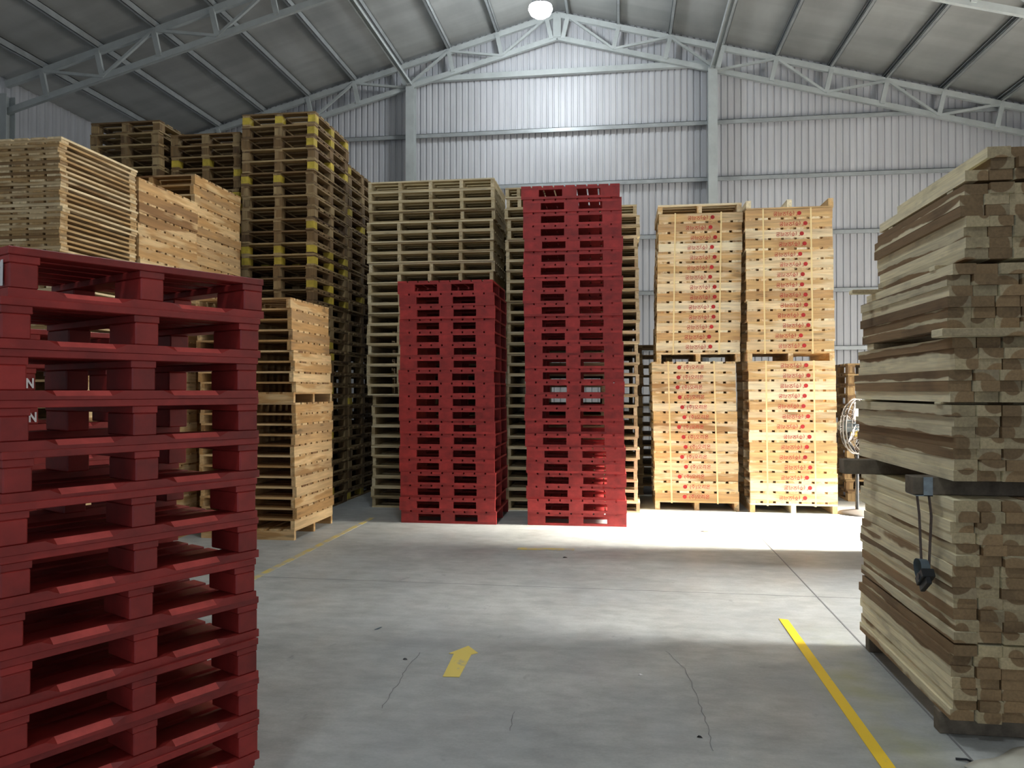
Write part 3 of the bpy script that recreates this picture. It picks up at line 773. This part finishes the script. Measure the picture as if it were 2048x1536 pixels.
# ---------------------------------------------------------------- sheet and scraps on the floor
pts = [(1.50, 3.47), (1.62, 3.62), (1.78, 3.70), (2.2, 3.60), (2.2, 3.0), (1.62, 3.0), (1.55, 3.25)]
mb = MB(); nx, ny = 26, 22; vs = []; fs = []
for j in range(ny+1):
    for i in range(nx+1):
        u, v = i/nx, j/ny
        q = [Vector(p) for p in ((1.75, 2.8), (2.1, 3.1), (1.78, 3.66), (1.385, 3.40))]
        p = (q[0].lerp(q[1], u)).lerp(q[3].lerp(q[2], u), v); x, y = p.x+.012*math.sin(9*v), p.y+.012*math.sin(11*u)
        z = .012+.02*max(0, math.sin(7*u+4*v)*.6+math.sin(13*v-5*u)*.4)*min(1, 5*u+.1)*min(1, 6*(1-v)+.1)
        vs.append((x, y, z))
for j in range(ny):
    for i in range(nx): a = j*(nx+1)+i; fs.append((a, a+1, a+nx+2, a+nx+1))
o = link('plastic_sheet', MB().add(vs, fs).mesh('plastic_sheet', 'plastic', smooth=True)); md = o.modifiers.new('solid', 'SOLIDIFY'); md.thickness = .006; md.offset = -1
tag(o, 'pale plastic sheet lying on the floor in front of the timber pile', 'sheet')
px, py = floor_at(1922, 1522)
tag(link('cord', MB().tube([(px-.02, py+.02, .005), (px+.02, py+.012, .008), (px+.035, py-.0, .006), (px+.05, py-.012, .005)], .005, 8).mesh('cord', 'black')), 'thin dark cord on the floor beside the pale plastic sheet', 'cord')
def scrap(px, py, l, w, a, mat, name, label):
    x, y = floor_at(px, py)
    mb = MB(); mb.add([(-l/2, 0, 0), (-l*.1, -w/2, .002), (l/2, -w*.1, 0), (l*.15, w/2, .006), (-l*.2, w*.3, .008)], [(0, 1, 4), (1, 2, 3), (1, 3, 4), (0, 4, 3, 2, 1)])
    o = link(name, mb.mesh(name, mat), None, (x, y, .001), (0, 0, a)); tag(o, label, 'scrap')
scrap(1410, 1063, .13, .05, R(-12), 'bearer', 'wood_splinter', 'dark wood splinter on the brightly lit floor before the strapped stacks')
scrap(757, 1257, .012, .07, R(-35), 'bluegrey', 'plastic_scrap', 'thin blue scrap on the grey floor left of the arrow')
scrap(811, 1318, .03, .014, 0, 'black', 'wood_chip', 'small dark chip on the floor between the crack and the arrow')
scrap(1130, 1115, .05, .02, R(10), 'black', 'wood_chip', 'dark chip on the floor just before the faint yellow stripe')
scrap(1280, 1349, .03, .012, R(20), 'white', 'paper_scrap', 'tiny white paper scrap on the shaded floor in front')
scrap(1398, 1473, .028, .012, R(-10), 'black', 'wood_chip', 'dark chip on the shaded floor near the front crack')

# ---------------------------------------------------------------- light
def area(name, loc, rot, sx, sy, power, c, spread=180):
    l = bpy.data.lights.new(name, 'AREA'); l.shape = 'RECTANGLE'; l.size = sx; l.size_y = sy; l.energy = power; l.color = c; l.spread = R(spread)
    o = bpy.data.objects.new(name, l); col.objects.link(o); o.location = loc; o.rotation_euler = rot; return o
def spot(name, loc, power, c, ang=150, r=.2):
    l = bpy.data.lights.new(name, 'SPOT'); l.energy = power; l.color = c; l.shadow_soft_size = r; l.spot_size = R(ang); l.spot_blend = .35
    o = bpy.data.objects.new(name, l); col.objects.link(o); o.location = loc; return o
def point(name, loc, power, c, r=.2):
    l = bpy.data.lights.new(name, 'POINT'); l.energy = power; l.color = c; l.shadow_soft_size = r
    o = bpy.data.objects.new(name, l); col.objects.link(o); o.location = loc; return o
DAY = (1.0, .93, .82)
dirx = Vector((-1, 0, 0))
def face(d): return Vector(d).to_track_quat('-Z', 'Y').to_euler()
# daylight through the two doors of the right wall: a soft beam and the wide sky glow
area('door_beam', (XR+.3, (DA0+DA1)/2, 2.3), face((-1, .02, -.50)), DA1-DA0, 3.9, 620, DAY, 17)
area('door_sky', (XR+.05, (DA0+DA1)/2, 2.15), face((-1, 0, 0)), DA1-DA0, 4.2, 420, DAY)
area('door_beam', (XR+.3, (DB0+DB1)/2, 2.3), face((-1, -.05, -.50)), DB1-DB0, 3.9, 85, (1, .96, .92), 17)
area('door_sky', (XR+.05, (DB0+DB1)/2, 2.15), face((-1, 0, 0)), DB1-DB0, 4.2, 120, (1, .96, .92))
COOL = (.88, .95, 1.0)
point('lamp_light', (lx, ly, lz-.32), 120, COOL, .2)
for y, pw in ((5.4, 300), (-1.6, 260)):  # two lamps out of view, added to raise the general light
    t = thing('high_bay_lamp', 'unseen high-bay lamp added under the ridge, %s' % ('above the aisle' if y > 0 else 'behind the camera'), 'lamp', (RX, y, lz))
    for pn in ('diffuser', 'housing', 'hanging_rod'): link(pn, bpy.data.meshes[pn], t)
    spot('lamp_light', (RX, y, lz-.32), pw, COOL, 150, .6)
w = bpy.data.worlds.new('world'); scn.world = w; w.use_nodes = True
bg = w.node_tree.nodes['Background']; bg.inputs[0].default_value = (.75, .85, 1.0, 1); bg.inputs[1].default_value = 1.0

vs_ = scn.view_settings
vs_.view_transform = 'Standard'; vs_.look = 'None'; vs_.gamma = 1; vs_.use_curve_mapping = False; vs_.exposure = 0.12
scn.cycles.max_bounces = 8; scn.cycles.diffuse_bounces = 5
